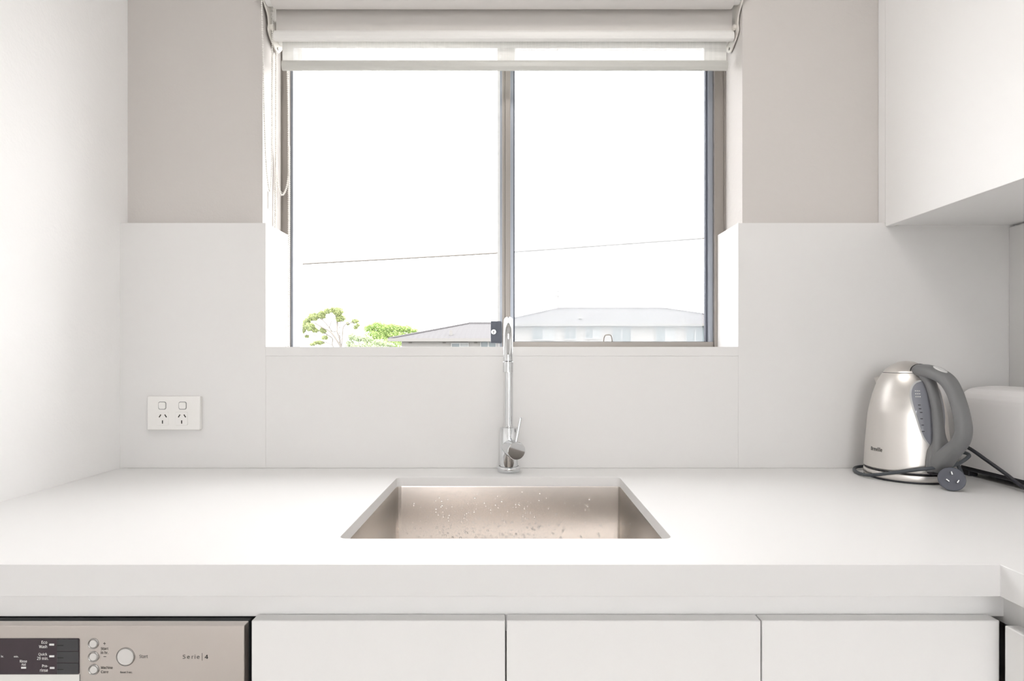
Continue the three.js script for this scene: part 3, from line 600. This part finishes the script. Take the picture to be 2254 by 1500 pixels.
  // lettering wrapped round the body
  const wrap = (str, a0, a1, y0, y1, mat, name) => {
    const q = lettering(str, 0, 1, y0, y1, 0, fontBold, 0.0003), p = q.attributes.position;
    for (let i = 0; i < p.count; i++) { const a = a0 + (a1 - a0) * p.getX(i), y = p.getY(i), r = profR(y) + 0.00005 + p.getZ(i); p.setXYZ(i, K.x + r * Math.sin(a), y, K.z + r * Math.cos(a)); }
    q.computeVertexNormals(); part(g, name, q, mat, 'dark printed brand lettering');
  };
  wrap('Breville', -1.53, -1.16, 0.9555, 0.9635, M.ink, 'lettering');
}

// ------------------------------------------------------------------ toaster
{
  const g = thing('toaster', 'pale grey toaster standing against the side wall behind the kettle', 'toaster', [1.0, CT, 0.2]);
  const prof2 = new THREE.Shape();
  // cross-section across the toaster: x against y, softly domed
  prof2.moveTo(0.93, 0.92); prof2.lineTo(0.9315, 1.05); prof2.bezierCurveTo(0.932, 1.072, 0.942, 1.0805, 0.962, 1.0825); prof2.bezierCurveTo(0.99, 1.086, 1.015, 1.086, 1.043, 1.0825);
  prof2.bezierCurveTo(1.063, 1.0805, 1.0725, 1.072, 1.073, 1.05); prof2.lineTo(1.074, 0.92); prof2.lineTo(0.93, 0.92);
  const q = new THREE.ExtrudeGeometry(prof2, { depth: 0.25, bevelEnabled: true, bevelThickness: 0.016, bevelSize: 0.016, bevelOffset: -0.016, bevelSegments: 6, curveSegments: 14 });
  q.translate(0, 0, 0.074);
  part(g, 'shell', toCreasedNormals(q, 0.7), M.toaster);
  part(g, 'base', [box(0.9325, 1.072, 0.91, 0.9205, 0.064, 0.335, 0.004)], M.darkPlastic, 'dark plastic base');
  for (const [x, z] of [[0.934, 0.066], [1.05, 0.066], [0.934, 0.315], [1.05, 0.315]]) part(g, 'foot', box(x, x + 0.02, CT, 0.911, z, z + 0.02, 0.002), M.darkPlastic);
  for (const x of [0.981, 1.02]) part(g, 'bread_slot', box(x - 0.011, x + 0.011, 1.082, 1.0856, 0.205, 0.31, 0.001), M.slot, 'dark bread slot');
  const lv = part(g, 'lever_slot', box(0.999, 1.005, 0.95, 1.05, 0.3395, 0.3405), M.slot); part(lv, 'lever', box(0.985, 1.02, 1.03, 1.04, 0.34, 0.36, 0.003), M.darkPlastic);
  part(g, 'power_cord', tube([V(0.882, 0.9035, 0.035), V(0.8775, 0.93, 0.045), V(0.878, 0.962, 0.075), V(0.8815, 0.9735, 0.105), V(0.8905, 0.967, 0.14), V(0.9015, 0.948, 0.172), V(0.914, 0.926, 0.205), V(0.9195, 0.911, 0.23), V(0.921, 0.904, 0.27), V(0.93, 0.9035, 0.38), V(1.0, 0.9035, 0.43)], 0.0034, 160, 10), M.blackCord);
}

// ------------------------------------------------------------------ outside: ground, houses, aerial, wire, trees
part(scene, 'ground', box(-70, 70, -3.3, -3, -120, 70), M.grass).userData = { kind: 'structure' };
function quad(list, a, b, c, d) { list.push([a, b, c], [a, c, d]); }
function facets(tris, thick = 0) {                              // flat facets with uv in metres along the slope
  const pos = [], uv = [];
  for (const t of tris) {
    const n = new THREE.Vector3().crossVectors(t[1].clone().sub(t[0]), t[2].clone().sub(t[0])).normalize();
    const e = V(0, 1, 0).cross(n).normalize(), f = new THREE.Vector3().crossVectors(n, e);
    for (const p of t) { pos.push(p.x, p.y, p.z); uv.push(p.dot(e), p.dot(f)); }
  }
  const g = new THREE.BufferGeometry(); g.setAttribute('position', new THREE.Float32BufferAttribute(pos, 3)); g.setAttribute('uv', new THREE.Float32BufferAttribute(uv, 2)); g.computeVertexNormals();
  return g;
}
function houseWindow(parent, x0, x1, y0, y1, z, split, blind) {
  const t = 0.05;
  const f = part(parent, 'window', [box(x0 - t, x0, y0, y1, z, z + 0.08), box(x1, x1 + t, y0, y1, z, z + 0.08), box(x0 - t, x1 + t, y1, y1 + t, z, z + 0.08), box(x0 - t, x1 + t, y0 - t, y0, z, z + 0.12), box((x0 + x1) / 2 - 0.03, (x0 + x1) / 2 + 0.03, y0, y1, z, z + 0.06)], M.houseFrame);
  part(f, 'pane', box(x0, (x0 + x1) / 2 - 0.03, y0, y1, z, z + 0.03), M.houseGlass);
  part(f, 'pane', box((x0 + x1) / 2 + 0.03, x1, y0, y1, z, z + 0.03), blind ? M.blindPale : M.houseGlass);
}
{ // far house, seen through the screened light
  const d = (z) => 1.3 - z;
  const e0 = -1.57, e1 = 17.2, eY = 3.33, rY = 4.72, r0 = 3.32, r1 = 11.35, zf = d(40), zr = d(44.6), zb = d(49.2);
  const g = thing('house', 'pale two-storey house with a long grey hipped tile roof', 'house', [8, -3, zr]);
  const a = V(e0, eY, zf), b = V(e1, eY, zf), c = V(e1, eY, zb), e = V(e0, eY, zb), p = V(r0, rY, zr), q = V(r1, rY, zr), tr = [];
  quad(tr, a, b, q, p); quad(tr, c, e, p, q); tr.push([e, a, p], [b, c, q]); quad(tr, a, e, c, b);
  part(g, 'roof', facets(tr), M.roof);
  part(g, 'ridge_cap', [cyl(V(r0, rY, zr), V(r1, rY, zr), 0.09, 0.09, 8), cyl(a, p, 0.08, 0.08, 8), cyl(b, q, 0.08, 0.08, 8)], M.roof);
  part(g, 'gutter', [box(e0 - 0.05, e1 + 0.05, eY - 0.16, eY + 0.02, zf - 0.02, zf + 0.08)], M.gutter);
  part(g, 'wall', box(e0 + 0.5, e1 - 0.5, -3, eY - 0.02, zb + 0.5, d(40.5)), M.render);
  for (const [x0, x1, y0, bl] of [[1.25, 2.71, 2.27, 1], [3.46, 4.22, 2.3, 0], [4.89, 5.92, 2.36, 1], [6.73, 7.98, 1.9, 0], [9.72, 11.0, 2.1, 1], [11.78, 13.0, 2.1, 0]]) houseWindow(g, x0, x1, y0, 3.2, d(40.5), 0, bl);
  part(g, 'roof_vent', cyl(V(4.62, 3.75, d(41.3)), V(4.62, 4.15, d(41.3)), 0.16, 0.05, 12), M.gutter);
  part(g, 'roof_vent', cyl(V(11.5, 3.36, d(40.2)), V(11.5, 3.65, d(40.2)), 0.12, 0.05, 12), M.gutter);
  const t = thing('television_aerial', 'thin metal television aerial on the far roof ridge', 'aerial', [3.3, rY, zr]);
  part(t, 'mast', cyl(V(3.3, rY - 0.05, zr), V(3.3, rY + 1.33, zr), 0.034, 0.034, 8), M.wire);
  part(t, 'boom', cyl(V(2.55, rY + 1.3, zr), V(3.62, rY + 1.3, zr), 0.034, 0.034, 6), M.wire);
  part(t, 'boom', cyl(V(2.95, rY + 0.93, zr), V(3.42, rY + 0.93, zr), 0.034, 0.034, 6), M.wire);
  for (let i = 0; i < 6; i++) part(t, 'element', cyl(V(2.6 + i * 0.19, rY + 1.3, zr - 0.35), V(2.6 + i * 0.19, rY + 1.3, zr + 0.35), 0.012, 0.012, 5), M.wire);
}
{ // nearer, lower house
  const d = (z) => 1.3 - z;
  const e0 = -5.94, e1 = -0.32, eY = 1.965, rY = 2.9, r0 = -2.46, zf = d(28), zr = d(32), zb = d(36);
  const g = thing('house', 'lower white house with brownish tiled roof beside the green trees', 'house', [-3, -3, zr]);
  const a = V(e0, eY, zf), b = V(e1, eY, zf), c = V(e1, eY, zb), e = V(e0, eY, zb), p = V(r0, rY, zr), q = V(e1, rY, zr), tr = [];
  quad(tr, a, b, q, p); quad(tr, c, e, p, q); tr.push([e, a, p]); quad(tr, a, e, c, b);
  part(g, 'roof', facets(tr), M.roof);
  part(g, 'ridge_cap', [cyl(p, q, 0.08, 0.08, 8), cyl(a, p, 0.07, 0.07, 8)], M.roof);
  part(g, 'gutter', box(e0 - 0.05, e1, eY - 0.13, eY + 0.02, zf - 0.02, zf + 0.08), M.gutter);
  part(g, 'gable', facets([[V(e1 - 0.05, eY, zf + 0.0), V(e1 - 0.05, eY, zb), V(e1 - 0.05, rY - 0.03, zr)]]), M.render);
  part(g, 'wall', box(e0 + 0.5, e1 - 0.05, -3, eY - 0.02, zb + 0.5, d(28.5)), M.render);
  houseWindow(g, -3.0, -2.24, 0.7, 1.74, d(28.5), 0, 1); houseWindow(g, -1.6, -0.9, 0.7, 1.82, d(28.5), 0, 0);
  for (const x of [-5.02, -3.38, -1.86]) part(g, 'eave_vent', box(x - 0.08, x + 0.08, 1.76, 1.8, d(28.5), d(28.5) + 0.03), M.wire);
  part(g, 'roof_vent', cyl(V(-3.1, 2.12, d(28.9)), V(-3.1, 2.4, d(28.9)), 0.09, 0.07, 10), M.gutter);
}
single('power_line', tube([V(-16, 2.52, -11.5), V(-9, 2.77, -11), V(-4.34, 3.015, -10.7), V(-2, 3.145, -10.7), V(0, 3.263, -10.7), V(2, 3.405, -10.7), V(3.86, 3.54, -10.7), V(9, 4.0, -11), V(16, 4.7, -11.5)], 0.018, 120, 6), M.wire, 'single dark overhead power line crossing the sky', 'power line');

function foliage(clumps, count, size, tones) {
  const pos = [], col = [], total = clumps.reduce((s, c) => s + c[3] * c[4] * (c[5] ?? 1), 0), tmp = new THREE.Color();
  for (const [x, y, z, rx, ry, dens = 1] of clumps) {
    const n = Math.round(count * rx * ry * dens / total);
    for (let i = 0; i < n; i++) {
      let a, b, c; do { a = rnd() * 2 - 1; b = rnd() * 2 - 1; c = rnd() * 2 - 1; } while (a * a + b * b + c * c > 1);
      const k = 0.75 + 0.25 * rnd() + 0.12 * Math.sin(a * 7 + b * 5 + x * 9), o = V(x + a * rx * k, y + b * ry * k, z + c * rx * 0.8 * k);
      const u = V(rnd() - 0.5, rnd() - 0.5, rnd() - 0.5).normalize(), w = V(rnd() - 0.5, rnd() - 0.5, rnd() - 0.5).cross(u).normalize(), s = size * (0.6 + 0.8 * rnd());
      const A = o.clone().addScaledVector(u, s), B = o.clone().addScaledVector(w, s * 0.5), C = o.clone().addScaledVector(u, -s), D = o.clone().addScaledVector(w, -s * 0.5);
      const t = tones[Math.floor(rnd() * tones.length)], f = 0.85 + 0.3 * rnd(); tmp.setRGB(t[0] * f, t[1] * f, t[2] * f);
      for (const q of [A, B, C, A, C, D]) { pos.push(q.x, q.y, q.z); col.push(tmp.r, tmp.g, tmp.b); }
    }
  }
  const g = new THREE.BufferGeometry(); g.setAttribute('position', new THREE.Float32BufferAttribute(pos, 3)); g.setAttribute('color', new THREE.Float32BufferAttribute(col, 3)); g.computeVertexNormals();
  g.setAttribute('uv', new THREE.Float32BufferAttribute(new Float32Array(pos.length / 3 * 2), 2));
  return g;
}
const leaf = P({ color: lin(1, 1, 1), vertexColors: true, roughness: 0.9, transmission: 0.35, thickness: 0, side: THREE.DoubleSide });
{ // open-crowned gum tree
  const k = 0.00471, X = (u) => -11.354 + u * k, Y = (v) => 4.47 - v * k, Z = -28.7;
  const g = thing('tree', 'tall open-crowned gum tree with bare forked branches', 'tree', [X(545), -3, Z], 'trees beyond the window');
  const br = (pts, r) => tube(pts.map(([u, v, dz = 0]) => V(X(u), Y(v), Z + dz)), r, 40, 6);
  part(g, 'trunk', [br([[560, 1580], [552, 900], [540, 620], [505, 540, 0.1], [440, 445, 0.2], [360, 400, 0.2], [270, 350, 0.1]], 0.052), br([[545, 640], [520, 500], [500, 440], [488, 340, -0.2], [470, 250, -0.2], [465, 220]], 0.046), br([[500, 440], [450, 440], [400, 380], [330, 300]], 0.03),
    br([[548, 660], [556, 500], [575, 380], [640, 350], [690, 340]], 0.034), br([[546, 700], [450, 590], [450, 520], [400, 480], [300, 430], [200, 400]], 0.034), br([[450, 590], [380, 560], [300, 560]], 0.024), br([[440, 445], [420, 390], [440, 330]], 0.024), br([[400, 480], [330, 500], [240, 480], [160, 480]], 0.022), br([[540, 560], [525, 420], [540, 330]], 0.022)], M.bark);
  const cl = [[470, 210, 88, 38], [510, 235, 60, 40], [530, 300, 58, 40], [400, 225, 40, 35], [330, 262, 48, 55], [240, 285, 66, 48], [160, 345, 48, 50], [135, 410, 36, 60], [215, 395, 60, 50, 0.9], [265, 430, 40, 30, 0.8], [690, 330, 45, 28], [735, 375, 25, 25, 0.6], [690, 395, 30, 26, 0.5], [300, 560, 70, 28, 0.6], [160, 492, 30, 24, 0.5], [350, 430, 50, 40, 0.5], [380, 510, 40, 30, 0.55], [605, 355, 26, 22, 0.5], [250, 580, 40, 20, 0.6]];
  part(g, 'foliage', foliage(cl.map(([u, v, a, b, c = 1]) => [X(u), Y(v), Z + (rnd() - 0.5) * 0.4, a * k, b * k, c]), 32000, 0.034, [[0.345, 0.396, 0.181], [0.373, 0.422, 0.216], [0.323, 0.380, 0.203], [0.413, 0.446, 0.176]]), leaf);
}
{ // dense green tree behind the near roof
  const k = 0.00565, X = (u) => -13.62 + u * k, Y = (v) => 5.135 - v * k, Z = -34.7;
  const g = thing('tree', 'dense bright green round tree behind the lower house', 'tree', [X(1000), -3, Z], 'trees beyond the window');
  part(g, 'trunk', [tube([V(X(1000), -3, Z), V(X(1005), 0.5, Z), V(X(990), 2.5, Z)], 0.16, 20, 8), tube([V(X(1005), 0.5, Z), V(X(1100), 2.3, Z)], 0.1, 12, 6), tube([V(X(1005), 0.5, Z), V(X(880), 2.3, Z)], 0.1, 12, 6)], M.bark);
  part(g, 'foliage', foliage([[850, 410, 75, 50], [930, 385, 85, 58], [1010, 420, 110, 70], [1090, 395, 70, 42], [1160, 415, 90, 52], [1250, 415, 75, 45], [1320, 440, 70, 32], [960, 480, 170, 60], [1150, 480, 160, 50], [1000, 570, 260, 80]].map(([u, v, a, b]) => [X(u), Y(v), Z, a * k, b * k]), 16000, 0.05, [[0.316, 0.436, 0.134], [0.358, 0.485, 0.161], [0.284, 0.403, 0.134], [0.413, 0.493, 0.181]]), leaf);
}
{ // pale shrub in front
  const k = 0.003768, X = (u) => -9.083 + u * k, Y = (v) => 3.805 - v * k, Z = -22.7;
  const g = thing('tree', 'pale grey-green bushy tree low in front of the bright green one', 'tree', [X(800), -3, Z], 'trees beyond the window');
  part(g, 'trunk', [tube([V(X(800), -3, Z), V(X(790), 0, Z), V(X(760), 1.6, Z)], 0.09, 20, 8), tube([V(X(790), 0, Z), V(X(900), 1.5, Z)], 0.06, 12, 6)], M.bark);
  part(g, 'foliage', foliage([[660, 500, 62, 48], [740, 520, 80, 42], [830, 530, 70, 45], [940, 560, 90, 38], [1060, 585, 70, 25], [640, 580, 60, 50], [800, 620, 220, 70], [1000, 640, 130, 50]].map(([u, v, a, b]) => [X(u), Y(v), Z, a * k, b * k]), 8000, 0.035, [[0.390, 0.467, 0.297], [0.419, 0.485, 0.297], [0.373, 0.454, 0.284], [0.449, 0.485, 0.316]]), leaf);
}

scene.traverse((o) => { if (o.isMesh) { o.castShadow = true; o.receiveShadow = true; } });
renderer.render(scene, camera);
